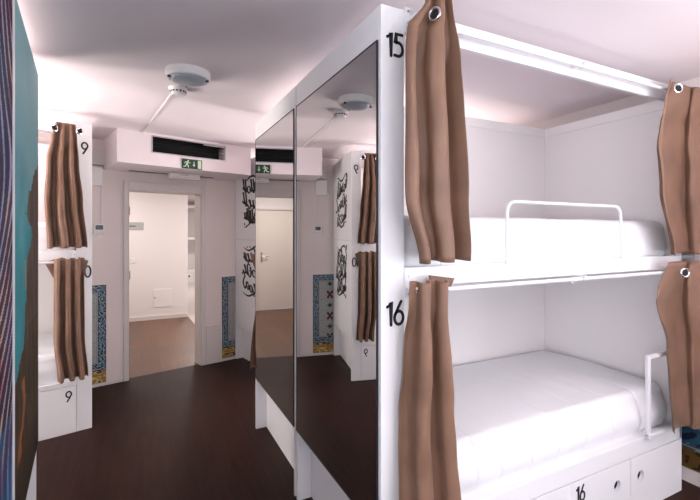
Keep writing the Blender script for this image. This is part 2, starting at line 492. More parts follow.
# left wall: local x runs along +Y
unseen_window_wall('wall_right', 0, -6.2, -BACK, .2, [(-4.3, -3.56, .75, 2.35), (0., 1.8, .7, 2.35)], (RIGHT, 0, 0), radians(-90), 5)
unseen_window_wall('wall_left', 0, BACK-.0, 6.0, .2, [(-2.1, -.3, .7, 2.35), (2.92, 3.62, .75, 2.35)], (LEFT, 0, 0), radians(90), 3)

# ------------------------------------------------------------------ bulkhead with air grille
BK = (-.212, 4.434); BR = radians(15)
def build_bulk():
    # local: x along face, y into the end wall
    L = 1.375; zb = 2.266; zt = CEIL
    mb = MB()
    xl, xr, s0, s1 = .31, 1.06, 2.398, 2.548
    # plan polygon: slanted left flank down to the end wall
    A = (0, 0); B = (L, 0)
    def loc(wx, wy):
        dx, dy = wx-BK[0], wy-BK[1]; return (dx*cos(BR)+dy*sin(BR), -dx*sin(BR)+dy*cos(BR))
    C = loc(*W(1.36, -.001)); D = loc(*W(-.19, -.001))
    # front face with opening
    for (x0, x1, z0, z1) in ((0, xl, zb, zt), (xr, L, zb, zt), (xl, xr, zb, s0), (xl, xr, s1, zt)):
        mb.quad((x0, 0, z0), (x1, 0, z0), (x1, 0, z1), (x0, 0, z1))
    d = .16
    mb.quad((xl, 0, s0), (xl, 0, s1), (xl, d, s1), (xl, d, s0), 1); mb.quad((xr, 0, s0), (xr, d, s0), (xr, d, s1), (xr, 0, s1), 0)
    mb.quad((xl, 0, s0), (xl, d, s0), (xr, d, s0), (xr, 0, s0), 1); mb.quad((xl, 0, s1), (xr, 0, s1), (xr, d, s1), (xl, d, s1), 1)
    mb.quad((xl, d, s0), (xl, d, s1), (xr, d, s1), (xr, d, s0), 1)
    # flanks, soffit, top
    mb.quad((*A, zb), (*A, zt), (*D, zt), (*D, zb)); mb.quad((*B, zb), (*C, zb), (*C, zt), (*B, zt))
    mb.quad((*A, zb), (*D, zb), (*C, zb), (*B, zb)); mb.quad((*A, zt), (*B, zt), (*C, zt), (*D, zt)); mb.quad((*D, zb), (*D, zt), (*C, zt), (*C, zb))
    me = bpy.data.meshes.new('trim_3'); me.from_pydata(mb.v, [], mb.f); me.update()
    me.materials.append(MATS['ceiling']); me.materials.append(MATS['dark'])
    for p, i in zip(me.polygons, mb.mi): p.material_index = i
    bm = bmesh.new(); bm.from_mesh(me); bmesh.ops.remove_doubles(bm, verts=bm.verts, dist=1e-5); bm.to_mesh(me); bm.free()
    o = bpy.data.objects.new('trim_3', me); COL.objects.link(o); o.location = (BK[0], BK[1], 0); o.rotation_euler = (0, 0, BR); struct(o)
    g = empty('air_grille', (*at(BK, BR, (xl+xr)/2, 0)[:2], s0), BR)
    tag(g, 'long black air grille in the white bulkhead above the doorway', 'air grille')
    w = (xr-xl)/2; hh = s1-s0
    fr = MB(); t = .01
    fr.box(-w-t, w+t, -.006, .002, -t, 0); fr.box(-w-t, w+t, -.006, .002, hh, hh+t); fr.box(-w-t, -w, -.006, .002, 0, hh); fr.box(w, w+t, -.006, .002, 0, hh)
    fr.build('grille_frame', 'steel', g)
    for k, zz in enumerate((.03, .065, .10, .13)):
        s = MB(); s.box(-w+.001, w-.001, .05, .07, zz, zz+.003); s.build('louvre', 'dark', g)
    fl = MB(); fl.box(.14, w-.004, .004, .03, hh-.012, hh-.002); fl.build('flap', 'steel', g)
build_bulk()

# exit sign
g = empty('exit_sign', (*at(BK, BR, .695, -.001)[:2], 2.268), BR)
tag(g, 'green running man exit sign fixed under the black air grille', 'exit sign')
box('sign_plate', 'green', -.104, .104, -.012, 0, 0, .098, parent=g, bevel=.002)
mb = MB()
yy = lambda a, b, d: (a, -.0125-d, b)
def dot(mb, x, z, r):
    c = mb.ring([yy(x+r*cos(2*pi*k/14), z+r*sin(2*pi*k/14), .0006) for k in range(14)]); b2 = mb.ring([yy(x+r*cos(2*pi*k/14), z+r*sin(2*pi*k/14), 0) for k in range(14)])
    mb.cap(c); mb.bridge(b2, c)
dot(mb, -.042, .080, .0085)
ribbon(mb, [(-.050, .066), (-.058, .040)], .017, yy)                 # torso
ribbon(mb, [(-.050, .066), (-.036, .056), (-.024, .062)], .008, yy)
ribbon(mb, [(-.052, .067), (-.070, .066), (-.078, .054)], .008, yy)
ribbon(mb, [(-.058, .040), (-.042, .033), (-.040, .014)], .010, yy)
ribbon(mb, [(-.060, .040), (-.070, .022), (-.088, .018)], .010, yy)
mb.build('running_man', 'sign_pale', g)
mb = MB()
ribbon(mb, [(.018, .075), (.018, .034)], .009, yy, caps=False)
a_ = [(.002, .044), (.034, .044), (.018, .022)]
c = mb.ring([yy(x, z, .0006) for x, z in a_]); b2 = mb.ring([yy(x, z, 0) for x, z in a_]); mb.cap(c); mb.bridge(b2, c)
mb.build('arrow', 'sign_pale', g)
box('sign_strip', 'sign_pale', .058, .094, -.0135, -.012, .008, .090, parent=g)

# emergency luminaire and dark slot under the soffit
g = empty('emergency_light', (.42, 5.03, 2.266), SK)
tag(g, 'slim white emergency light under the bulkhead soffit above the doorway', 'light')
box('housing', 'plastic', -.165, .165, -.04, .04, -.062, 0, parent=g, bevel=.01)
mb = MB()
for k in range(9): mb.box(-.135+k*.031, -.120+k*.031, -.0415, -.0395, -.050, -.041)
mb.build('vent_slots', 'grey_sign', g)
mb = MB(); mb.box(-.06, .04, -.0412, -.0395, -.022, -.014); mb.build('marks', 'grey_sign', g)
s = MB().box(-.54, .37, -.018, .018, -.004, 0)
tag(s.build('ventilation_slot', 'dark', loc=(.395, 5.13, 2.266), rz=SK), 'dark ventilation slot in the soffit behind the emergency light', 'vent')

# ceiling lamp, detector, conduit
g = empty('ceiling_lamp', (.248, 2.70, CEIL))
tag(g, 'round white ceiling lamp with grey-blue diffuser, unlit', 'lamp')
mb = MB(); mb.lathe([(.128, 0), (.128, -.035), (.122, -.046), (.110, -.050), (.108, -.040)], n=48); mb.build('rim', 'plastic', g, smooth=True)
mb = MB(); mb.lathe([(.107, -.040), (.105, -.052), (.085, -.062), (.045, -.068), (.0001, -.070)], n=48); mb.build('diffuser', 'diffuser', g, smooth=True, angle=60)
for a in (195, 340, 90):
    mb = MB(); mb.box(-.008, .008, -.006, .006, -.056, -.046); o = mb.build('clip', 'black', g, loc=(.112*cos(radians(a)), .112*sin(radians(a)), 0), rz=radians(a))
g = empty('smoke_detector', (.215, 3.03, CEIL))
tag(g, 'small white smoke detector on the ceiling beside the round lamp', 'smoke detector')
mb = MB(); mb.lathe([(.060, 0), (.060, -.012), (.056, -.02)], n=32); mb.build('base', 'plastic', g, smooth=True)
mb = MB(); mb.lathe([(.050, -.018), (.048, -.038), (.038, -.048), (.0001, -.050)], n=32); mb.build('sensor_head', 'plastic', g, smooth=True)
mb = MB()
for k in range(14):
    a = 2*pi*k/14; x, y = .0495*cos(a), .0495*sin(a)
    p = [(x+dx*-sin(a)*.006, y+dx*cos(a)*.006, z) for dx, z in ((-1, -.034), (1, -.034), (1, -.024), (-1, -.024))]
    q = [(px*1.03, py*1.03, pz) for px, py, pz in p]; r1 = mb.ring(p); r2 = mb.ring(q); mb.cap(r2); mb.cap(r1[::-1]); mb.bridge(r1, r2)
mb.build('vents', 'black', g)
c0 = Vector((.193, 3.085, CEIL)); c1 = Vector((.005, 4.485, CEIL)); d = c1-c0
mb = MB().box(0, d.length, -.006, .006, -.010, 0)
tag(mb.build('cable_trunking', 'plastic', loc=c0, rz=atan2(d.y, d.x)), 'thin white cable trunking from smoke detector to the bulkhead', 'cable trunking')

# wall controller, cover plate and box beside bunk 9
g = empty('thermostat', (*at(PW, SK, -.236, 0)[:2], 1.59), SK)
tag(g, 'small white thermostat with dark screen on the wall beside the doorway', 'thermostat')
box('housing', 'plastic', -.05, .05, -.022, 0, 0, .105, parent=g, bevel=.004)
box('screen', 'screen', -.032, .036, -.0245, -.022, .045, .092, parent=g)
mb = MB(); [mb.box(-.03+k*.02, -.02+k*.02, -.024, -.022, .015, .024) for k in range(4)]; mb.build('buttons', 'grey_sign', g)
box('sticker', 'plastic', -.02, .03, -.008, 0, -.028, -.004, parent=g)
g = empty('junction_box', (*at(PW, SK, -.28, 0)[:2], 2.09), SK)
tag(g, 'white square cover plate high on the wall above the thermostat', 'cover plate')
box('cover', 'plastic', -.075, .075, -.03, 0, 0, .20, parent=g, bevel=.005)
g = box('cable_duct', 'trim', -.34, -.19, -.055, 0, 2.305, 2.47, loc=(PW[0], PW[1], 0), rz=SK, bevel=.003)
tag(g, 'white boxed duct at the top of the wall between bunk 9 and bulkhead', 'duct')
g = box('vertical_conduit', 'plastic', -.215, -.203, -.012, 0, 1.70, 2.09, loc=(PW[0], PW[1], 0), rz=SK)
tag(g, 'thin white conduit running down from the duct to the thermostat', 'conduit')

# ------------------------------------------------------------------ curtains
def curtain(org, rz, hand, keys, folds, amp, yc, seed, label, group, ringx, rod_z, sharp=.0, flaps=(), ea=-25, cols=150, rows=46, tilt=0.):
    """keys: list of (z, x0, x1) from top to bottom, local bunk coordinates"""
    R = random.Random(seed); ph = R.random()*6
    kz = [k[0] for k in keys]
    base = at(org, rz, hand*(keys[0][1]+keys[0][2])/2, yc)
    bx = (keys[0][1]+keys[0][2])/2
    def lerp(z, i):
        for a, b in zip(keys, keys[1:]):
            if z <= a[0] and z >= b[0]:
                t = (a[0]-z)/(a[0]-b[0]); t = t*t*(3-2*t) if a[0]-b[0] > .12 else t
                return a[i]+(b[i]-a[i])*t
        return keys[-1][i]
    mb = MB(); top, bot = kz[0], kz[-1]
    fold_w = [.75+R.random()*.5 for _ in range(int(folds))]; tot = sum(fold_w)
    edges = [0]
    for w_ in fold_w: edges.append(edges[-1]+w_/tot)
    def wav(t, v):
        # uneven folds: position in units of fold index
        tt = t + .06*noise.noise(Vector((t*1.6, v*1.1, seed)))*min(1, v*2)*sin(pi*t)
        tt = max(0, min(.9999, tt))
        for i in range(len(fold_w)):
            if tt < edges[i+1] or i == len(fold_w)-1:
                return i + (tt-edges[i])/(edges[i+1]-edges[i])
    R2 = rows
    grid = []
    for j in range(R2+1):
        v = j/R2; z = top + (bot-top)*v
        x0, x1 = lerp(z, 1), lerp(z, 2); row = []
        for i in range(cols+1):
            t = i/cols; q = wav(t, v)
            s_ = sin(2*pi*q+ph)
            yy_ = math.copysign(abs(s_)**(1-sharp*.5), s_)
            am = amp*(.7 + .3*min(1, v*3))*(.9+.3*noise.noise(Vector((q*.7, v*.9, seed+4))))
            x = x0 + (x1-x0)*t - .105*(x1-x0)/folds*sin(4*pi*q+2*ph)*min(1, 4*t, 4*(1-t))
            w = min(1, v*6)
            y = yy_*am + .020*noise.noise(Vector((t*2.5, v*2.6, seed+9)))*w + .007*noise.noise(Vector((t*9, v*7, seed+19)))*w
            y = min(y, abs(yc)-.028)
            kk = max(0, 1-abs(z-rod_z)/.16)
            if y > .008: y += (.008-y)*min(1, kk*1.6)
            zz = z + .004*s_*(1 if j in (0, R2) else 0) - tilt*(t-.5)*(1-v)
            row.append((hand*(x-bx), y, zz-bot))
        grid.append(row)
    idx = [mb.ring(r) for r in grid]
    for a, b in zip(idx, idx[1:]): mb.bridge(a, b, closed=False)
    for fl in flaps:
        n0 = len(mb.v); N = 8
        for i in range(N+1):
            for j in range(N+1-i):
                a, b_ = i/N, j/N; c_ = 1-a-b_
                x = fl[0][0]*c_+fl[1][0]*a+fl[2][0]*b_; z = fl[0][1]*c_+fl[1][1]*a+fl[2][1]*b_
                mb.v.append((hand*(x-bx), .042+.006*sin(a*9)*c_, z-bot))
        ix = {}; k = n0
        for i in range(N+1):
            for j in range(N+1-i): ix[i, j] = k; k += 1
        for i in range(N):
            for j in range(N-i):
                mb.f.append((ix[i, j], ix[i+1, j], ix[i, j+1])); mb.mi.append(0)
                if i+j < N-1: mb.f.append((ix[i+1, j], ix[i+1, j+1], ix[i, j+1])); mb.mi.append(0)
    o = mb.build('curtain', 'curtain', loc=(base[0], base[1], bot), rz=rz, smooth=True, angle=80)
    sm = o.modifiers.new('solid', 'SOLIDIFY'); sm.thickness = .002; sm.offset = 0
    tag(o, label, 'curtain', group)
    for rx in ringx:
        dz = 0
        m2 = MB(); m2.torus((0, 0, 0), .023, .0055, 'y', 28, 8); c_ = m2.ring([(.02*cos(2*pi*k/20), .002, .02*sin(2*pi*k/20)) for k in range(20)]); m2.cap(c_, 1)  # dark disc stands for the shade inside the ring
        p = (hand*(rx-bx), -amp*.85, rod_z-bot)
        e = m2.build('eyelet', ['chrome', 'dark'], o, smooth=True); e.location = p; e.rotation_euler = (0, 0, hand*radians(ea))
        e['label'] = 'chrome eyelet ring around the rod'
    return o

# ------------------------------------------------------------------ bunk beds
BL, BD, BH = 2.172, .99, 2.492
def bunk(org, rz, hand, label, side='mirror', nums=None, drawer_nums=(), dtop=.322, guard=True, seed=0, rod=True, simple=False, length=BL, art=None, bar=None, low_guard=True, name='bunk_bed'):
    t = empty(name, (org[0], org[1], 0), rz); tag(t, label, 'bunk bed')
    K = dict(parent=t, hand=hand)
    L = length
    # side (aisle) panel, hollow at the foot
    box('side_panel', 'lacquer', 0, .09, .022, BD-.002, .42, BH, bevel=.002, **K)
    box('front_post', 'lacquer', 0, .107, 0, .021, 0, BH, bevel=.002, **K)
    box('rear_foot', 'lacquer', 0, .086, BD-.022, BD-.002, 0, .419, **K)
    box('plinth_panel', 'lacquer', .088, .105, .022, BD-.002, 0, .419, **K)
    if side == 'mirror':
        m = MB(); y0, y1, z0, z1 = .026, BD-.018, .425, 2.352
        m.box(-.006, -.0005, y0, y1, z0, z1, 1)
        o = m.build('mirror', ['mirror', 'black'], t, hand=hand)
        o['label'] = 'tall frameless mirror with thin black edge'
        for p in o.data.polygons:
            if abs(p.normal.x) > .9 and ((p.center.x < -.003) if hand > 0 else (p.center.x > .003)): p.material_index = 0
        e = MB(); tt = .006
        e.box(-.007, -.0002, y0-tt, y0, z0-tt, z1+tt); e.box(-.007, -.0002, y1, y1+tt, z0-tt, z1+tt); e.box(-.007, -.0002, y0, y1, z0-tt, z0); e.box(-.007, -.0002, y0, y1, z1, z1+tt)
        e.build('mirror_edge', 'black', t, hand=hand)
    if side == 'script':
        def fn(a, z, d): return (-.0006-d, (.16+a) if hand > 0 else (.82-a), z)
        for zz, sd in ((1.70, 3), (.87, 11)):
            m = script_art(sd+seed*7+1, .62, .52, 3, (lambda a, b, d, zz=zz: fn(a, zz+b, d)))
            o = m.build('script_lettering', 'print_black', t, hand=hand); o['label'] = 'black hand-lettered script in three lines'
        m = MB().box(-.0012, -.0001, .022, BD-.002, 1.515, 1.518); m.build('panel_joint', 'grey_sign', t, hand=hand)
    if side == 'art':
        fn = (lambda a, z, d: (hand*(-.001-d), a, z))
        a0, a1 = (.012, BD-.005)
        m = MB().box(-.012, -.0008, BD-.003, BD+.013, .42, BH); m.build('edge_trim', 'white_metal', t, hand=hand)
        o = pattern_panel('painted_panel', 'art_print', a0, a1, .425, BH-.002, 110, 240, art, fn, parent=t, th=.008)
        o['label'] = 'painted print covering the end panel'
    # back and end panels
    box('back_panel', 'panel', .091, L-.018, BD-.022, BD-.004, 0, 2.46, **K)
    box('top_strip', 'panel', .091, L-.018, BD-.030, BD-.022, 2.39, 2.455, bevel=.002, **K)
    box('end_panel', 'panel', L-.018, L, .0, BD-.002, 0, 2.455, **K)
    # decks
    box('upper_deck', 'lacquer', .091, L-.018, .022, BD-.023, 1.405, 1.455, **K)
    box('upper_front_board', 'lacquer', .1075, L-.0005, -.002, .021, 1.382, 1.462, bevel=.003, **K)
    box('lower_deck', 'lacquer', .1055, L-.018, .022, BD-.023, .36, .408, **K)
    box('lower_front_board', 'lacquer', .1075, L-.0005, 0, .021, dtop+.004, .415, bevel=.003, **K)
    if not simple:
        box('inner_strip', 'panel', L-.030, L-.018, .022, BD-.031, 2.39, 2.455, **K)
    box('top_rail', 'white_metal', .1075, L, -.002, .018, 2.398, 2.500, bevel=.003, **K)
    # drawer fronts
    seams = [.108, .62, 1.129, 1.636, L-.002]
    if dtop > .35: seams[0] = .083
    holes = [.52, .72, 1.51, 1.728]
    for k in range(4):
        d = empty('cupboard_door', (0, 0, 0)); COL.objects.unlink(d); bpy.data.objects.remove(d)
        m = MB(); m.plate_hole(seams[k]+.0018, seams[k+1]-.0018, -.002 if k else .0, .016, .012, dtop, holes[k], .208, .030)
        if seams[0] < .1 and k == 0:
            m = MB(); m.plate_hole(.1095, seams[1]-.0018, -.002, .016, .012, dtop, .5, .208, .030)
        dr = m.build('cupboard_door', 'lacquer', t, hand=hand)
        m = MB(); m.lathe([(.0295, -.0028), (.0315, -.0028), (.0315, -.0015), (.0295, .010)], c=(holes[k] if not (seams[0] < .1 and k == 0) else .5, 0, .208), axis='y', n=28)
        m.f = m.f[:-2]; m.mi = m.mi[:-2]
        m.build('finger_hole_ring', 'white_metal', dr, hand=hand, smooth=True)
    box('hole_shade_panel', 'dark', .112, L-.022, .034, .039, .012, dtop-.01, **K)  # dark sheet standing in for the shade behind the finger holes
    m = MB().box(.108, L-.02, .0, .021, 0, .011); m.build('kick_board', 'lacquer', t, hand=hand)
    # rods
    if rod:
        for z, nm in ((2.432, 'upper'), (1.372, 'lower')):
            e = L + (.10 if bar else -.002)
            m = MB().tube([(.108, -.055, z), (e, -.055, z)], .0095, 12); m.build('curtain_rod', 'white_metal', t, hand=hand, smooth=True)
            for bx in (.118, 1.13):
                m = MB(); m.box(bx-.008, bx+.008, -.004, .0, z-.028, z+.052); m.box(bx-.004, bx+.004, -.076, -.003, z+.009, z+.019)
                m.torus((bx, -.055, z), .013, .004, 'x', 16, 6)
                if bx < .2: m.box(bx-.011, bx+.016, -.008, -.002, z-.03, z+.07)
                b_ = m.build('rod_bracket', 'white_metal', t, hand=hand)
                if bx < .2:
                    s_ = MB()
                    for zz in (-.015, .055): s_ = MB().lathe([(.0045, -.0095), (.0045, -.008)], c=(bx+.004, 0, z+zz), axis='y', n=10); s_.build('screw', 'steel', b_, hand=hand)
    # guards
    if guard:
        x0, x1, z0, z1, r = .662, 1.52, 1.458, 1.745, .05
        pts = [(x0, -.012, z0)] + [(x0+r-r*cos(a), -.012, z1-r+r*sin(a)) for a in [i*pi/12 for i in range(7)]] + [(x1-r+r*sin(a), -.012, z1-r+r*cos(a)) for a in [i*pi/12 for i in range(7)]] + [(x1+.02, -.012, z0)]
        m = MB().tube(pts, .0085, 12); m.build('upper_guard_rail', 'white_metal', t, hand=hand, smooth=True)
        if low_guard:
            x0, x1 = 1.770, L-.02
            m = MB(); m.box(x0, x0+.028, -.022, -.004, .425, .895); m.box(x0+.028, x1, -.022, -.004, .870, .895); m.box(x0+.0, x1, -.030, -.004, .418, .440)
            m.build('lower_guard_rail', 'white_metal', t, hand=hand, bevel=.003)
    if bar:
        m = MB(); m.box(L, RIGHT-org[0]-.001, -.012, .012, 1.440, 1.462); m.build('wall_tie_bar', 'steel', t, hand=hand)
    if nums:
        for txt, cx, cz in nums: number(txt, hand*cx+.0025, cz, .090, -.0008, t, 'black bed number '+txt)
    for txt, cx, cz, rr in drawer_nums: number(txt, hand*cx, cz, .078, -.0028, t, 'black number '+txt+' on the cupboard door', rot=rr)
    return t

def mattress(org, rz, hand, x0, x1, y0, y1, z0, z1, seams, label, puff=.012, seed=1, group=None):
    mb = MB(); cx, cy = (x0+x1)/2, (y0+y1)/2; H = z1-z0
    xs = []; n = 150; L = x1-x0
    base = [x0 + L*i/n for i in range(n+1)]
    for e in (.002, .006, .012, .020, .03): base += [x0+e, x1-e]
    for s_ in seams: base += [s_-.008, s_-.004, s_, s_+.004, s_+.008]
    base = sorted(set(round(b_, 4) for b_ in base))
    rings = []
    r = .055
    for x in base:
        e = min(x-x0, x1-x); ins = 0
        if e < .035: ins = .035 - sqrt(max(0, .035**2-(.035-e)**2))
        g = 0
        for s_ in seams:
            g = max(g, .010*max(0, 1-abs(x-s_)/.009))
        pts = []
        ny, nz = 20, 8
        w0, w1 = y0+ins, y1-ins*.7; h0, h1 = z0+ins*.5, z1-ins*.8
        # perimeter: bottom front -> up front -> top -> back
        front = []
        for k in range(nz+1):
            tt = k/nz; z = h0 + (h1-r-h0)*tt
            bul = puff*sin(pi*min(1, tt*1.05)) + .004*noise.noise(Vector((x*6, z*9, seed)))
            front.append((x, w0+g*(sin(pi*(.15+.85*tt)))-bul+puff, z))
        for k in range(1, 8):
            a = pi/2*k/8; front.append((x, w0+puff+r-r*cos(a)+g*cos(a), h1-r+r*sin(a)-g*.6*sin(a)*cos(a)))
        topp = []
        for k in range(ny+1):
            tt = k/ny; y = w0+puff+r + (w1-r-w0-puff-r)*tt
            z = h1 + .010*sin(pi*tt) + .006*noise.noise(Vector((x*3.1, y*3.7, seed+2))) + .004*noise.noise(Vector((x*9, y*11, seed+5)))
            z -= g*.35*max(0, 1-tt*3.5)
            topp.append((x, y, z))
        backp = [(x, w1-r+r*sin(pi/2*k/5), h1-r+r*cos(pi/2*k/5)) for k in range(1, 6)] + [(x, w1, h0)]
        pts = front+topp+backp
        rings.append(mb.ring([(hand*(p[0]-cx), p[1]-cy, p[2]-z0) for p in pts]))
    for a, b_ in zip(rings, rings[1:]): mb.bridge(a, b_)
    mb.cap(rings[0][::-1]); mb.cap(rings[-1])
    p = at(org, rz, hand*cx, cy)
    o = mb.build('mattress', 'linen', loc=(p[0], p[1], z0), rz=rz, smooth=True, angle=60)
    tag(o, label, 'mattress', group)
    return o

A0 = (.828, 1.388)
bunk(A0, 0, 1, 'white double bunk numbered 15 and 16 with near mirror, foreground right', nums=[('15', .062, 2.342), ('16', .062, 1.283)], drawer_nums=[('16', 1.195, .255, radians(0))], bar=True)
mattress(A0, 0, 1, .108, 2.085, .030, .955, 1.456, 1.674, [.32, .50, .70, 1.02, 1.34, 1.68], 'white upper mattress behind the tubular guard rail of bed 15', seed=3)
mattress(A0, 0, 1, .108, 2.10, .030, .955, .409, .655, [.34, .53, .68, .88, 1.08, 1.30, 1.55, 1.8], 'white quilted lower mattress above the cupboard doors of bed 16', seed=8, puff=.03)
g15 = None
curtain(A0, 0, 1, [(2.545, .150, .262), (2.47, .135, .275), (2.38, .056, .292), (2.30, .045, .300), (1.75, .042, .348), (1.487, .105, .365)], 2, .050, -.078, 5, 'long brown curtain beside the number 15, tied back at the left of the upper bunk', g15, [.165], 2.432, ea=-70)
curtain(A0, 0, 1, [(1.412, .085, .262), (1.28, .080, .264), (1.10, .072, .278), (.92, .060, .292), (.44, .045, .335)], 2, .050, -.078, 14, 'long brown curtain beside the number 16 in front of the lower mattress', g15, [], 1.372, flaps=[((.20, 1.43), (.335, 1.412), (.25, 1.27))])
curtain(A0, 0, 1, [(2.475, 1.845, 2.30), (2.36, 1.800, 2.30), (2.07, 1.715, 2.30), (1.88, 1.74, 2.29), (1.475, 1.875, 2.28)], 1, .045, -.078, 23, 'brown curtain at the right end of the upper bunk beside the side wall', g15, [1.885], 2.420)
curtain(A0, 0, 1, [(1.43, 1.87, 2.30), (1.31, 1.78, 2.30), (1.22, 1.76, 2.29), (.935, 1.88, 2.28), (.634, 1.905, 2.28), (.44, 1.915, 2.28)], 1, .045, -.078, 31, 'brown curtain at the right end of the lower bunk above dark wall tiles', g15, [1.955], 1.372)
def flap(org, rz, hand, pts, name, parent_o=None): pass

B0 = (.828, 3.392)
bunk(B0, pi, -1, 'white bunk with second tall mirror, back to back beyond bunk 15', low_guard=False, guard=False, simple=True)
curtain(B0, pi, -1, [(1.43, -.02, .20), (1.2, .03, .22), (.47, -.035, .26)], 2, .04, -.076, 41, 'sliver of brown curtain at floor level beyond the far mirror', None, [], 1.372)

C0 = at(PW, SK, 1.272, -BD-.004)
bunk((C0[0], C0[1]), SK, 1, 'white bunk side with black script lettering, right of the doorway', side='script', seed=0, guard=False, simple=True, rod=False, length=1.75)

D0 = (-.372, 4.0)
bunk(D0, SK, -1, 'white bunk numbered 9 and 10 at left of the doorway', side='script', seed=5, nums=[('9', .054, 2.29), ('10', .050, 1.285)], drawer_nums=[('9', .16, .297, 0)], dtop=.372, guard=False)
DM = (-.372, 4.0)
mattress(D0, SK, -1, .108, 2.06, .030, .955, 1.456, 1.68, [.5, .9, 1.3], 'white upper mattress of bunk 9 behind its brown curtain', seed=4)
mattress(D0, SK, -1, .108, 2.06, .030, .955, .409, .645, [.5, .9, 1.3], 'white lower mattress of bunk 10 behind its brown curtain', seed=6)
curtain(D0, SK, -1, [(2.455, .125, .250), (2.35, .115, .279), (2.15, .102, .310), (1.85, .075, .322), (1.485, .045, .305)], 3, .046, -.078, 52, 'brown curtain hanging from the rod beside the number 9', None, [.262, .100], 2.40)
curtain(D0, SK, -1, [(1.40, .062, .262), (1.21, .064, .262), (1.08, .061, .262), (.776, .058, .262), (.447, .036, .236)], 3, .046, -.078, 66, 'brown curtain covering the lower bunk beside the number 10', None, [], 1.372, flaps=[((.20, 1.41), (.318, 1.375), (.235, 1.19)), ((.10, 1.41), (.030, 1.375), (.075, 1.22))])

# painted end panels on the left
def lerp3(a, b, t): t = max(0, min(1, t)); return tuple(a[i]+(b[i]-a[i])*t for i in range(3))
def paintA(s, t):
    # s from the far edge to the near edge (0..~.94), t from the panel's foot (0..2.07)
    n1 = noise.fractal(Vector((s*3, t*3, 2)), 1, 2, 4)
    n2 = noise.fractal(Vector((s*14, t*5, 5)), 1, 2, 4)
    sky = lerp3((.10, .27, .31), (.20, .36, .38), (t-1.0)/1.0 + n1*.15)
    sea = lerp3((.012, .16, .19), (.04, .27, .30), .5+n1*.6)
    c = lerp3(sea, sky, (t-1.15)/.35 + n1*.3)
    B = [(1.56, 0.0), (1.45, .30), (1.26, .60), (1.20, .38), (1.16, .30), (1.08, .50), (.99, .56), (.70, .67), (.62, .9), (.52, 1.2)]
    sb = 0 if t > B[0][0] else 1.2
    for (ta, sa), (tb, s2) in zip(B, B[1:]):
        if tb <= t <= ta: sb = sa + (s2-sa)*(ta-t)/(ta-tb)
    if s < sb + .07*n2:
        c = lerp3((.040, .028, .020), (.085, .055, .040), .5+n2) if t > .75 else lerp3((.028, .020, .012), (.065, .040, .020), .5+n2)
        if s > .5 and t > .7 and n1 > .1: c = (.03, .10, .08)
    # orange hand-like strokes
    hx = .74 - .10*(t-.35)/.2 + .04*sin(t*25)
    if .27 < t < .56 and abs(s-hx) < .055+.05*n2: c = lerp3((.32, .12, .035), (.16, .06, .03), .5+n2)
    if .92 < t < 1.06 and abs(s-(.60+.25*(t-.98))) < .014: c = (.35, .20, .10)
    if t < .20+.1*n2: c = lerp3((.018, .013, .010), (.04, .028, .018), .5+n1)
    return tuple(min(1, x*1.45) for x in c)
def paintB(s, t):
    ph = s*7 + 3.5*sin(t*2.6+.8) + 1.3*noise.noise(Vector((s*2, t*2, 8)))
    v = sin(ph*9); w = noise.noise(Vector((s*5, t*4, 3)))
    base = lerp3((.010, .008, .022), (.04, .02, .06), .5+w)
    if v > .72 - w*.8: base = lerp3((.25, .28, .45), (.45, .34, .22), .5+noise.noise(Vector((s*7, t*3, 12)))*1.5)
    elif v > .35: base = lerp3((.02, .10, .20), (.22, .06, .10), .5+noise.noise(Vector((s*3, t*5, 20)))*1.8)
    if t < .55: base = lerp3(base, (.01, .12, .26), .4+.4*w)
    if 1.05 < t < 1.25 and s < .35: base = lerp3(base, (.30, .13, .06), .6)
    return tuple(x*1.3 for x in base)
ANG = radians(6.2)
EF = (-.536, 2.885)                                   # far corner of the painted aisle side
bunk(EF, ANG+pi, 1, 'white bunk end with teal and brown painted panel, left edge', side='art', art=paintA, guard=False, simple=True, length=2.05)
FF = at(EF, ANG, 0, -2*BD-.03)
bunk((FF[0], FF[1]), ANG, -1, 'nearest white bunk end, painted dark with iridescent feather strokes, far left', side='art', art=lambda s, t: paintB(s, t), guard=False, simple=True, length=2.05)

# ------------------------------------------------------------------ beyond the doorway
fw = MB(); fw.box(-3.4, .78, 0, .15, 0, CEIL+.1); fw.box(2.3, 5.0, 0, .15, 0, CEIL+.1)
FA = radians(.6)
FW0 = (0, 8.475)
# far corridor wall with a closed door (seen in the far mirror)
fw = MB(); fw.box(-3.4, -1.26, 0, .15, 0, CEIL+.1); fw.box(-.40, .772, 0, .15, 0, CEIL+.1); fw.box(-1.26, -.40, 0, .15, 2.12, CEIL+.1); fw.box(1.9, 5.2, 0, .15, 0, CEIL+.1)
struct(fw.build('wall_far', 'wall_far', loc=(*FW0, 0), rz=FA))
struct(MB().box(-.36, .772, -.014, 0, 0, .07).build('baseboard_far', 'trim', loc=(*FW0, 0), rz=FA))
dd = empty('door_2', (*FW0, 0), FA); struct(dd)
box('door_leaf', 'door', -1.215, -.445, .01, .05, .006, 2.08, parent=dd, bevel=.003)
mb = MB().box(-1.26, -1.215, -.018, .06, 0, 2.12).box(-.445, -.40, -.018, .06, 0, 2.12).box(-1.215, -.445, -.018, .06, 2.08, 2.12); mb.build('casing', 'trim', dd)
mb = MB(); mb.box(-.565, -.535, -.002, .01, 1.0, 1.2); mb.tube([(-.55, .0, 1.12), (-.55, -.05, 1.12), (-.68, -.05, 1.12)], .009); mb.lathe([(.014, -.006), (.014, 0)], c=(-.55, 0, 1.02), axis='y', n=14)
mb.build('lever_handle', 'steel', dd)
g = empty('wall_sign', (*at(FW0, FA, -.135, 0)[:2], 1.655), FA); tag(g, 'small grey sign with dark lettering on the wall seen through the doorway', 'sign')
box('sign_plate', 'grey_sign', -.15, .15, -.008, 0, 0, .14, parent=g)
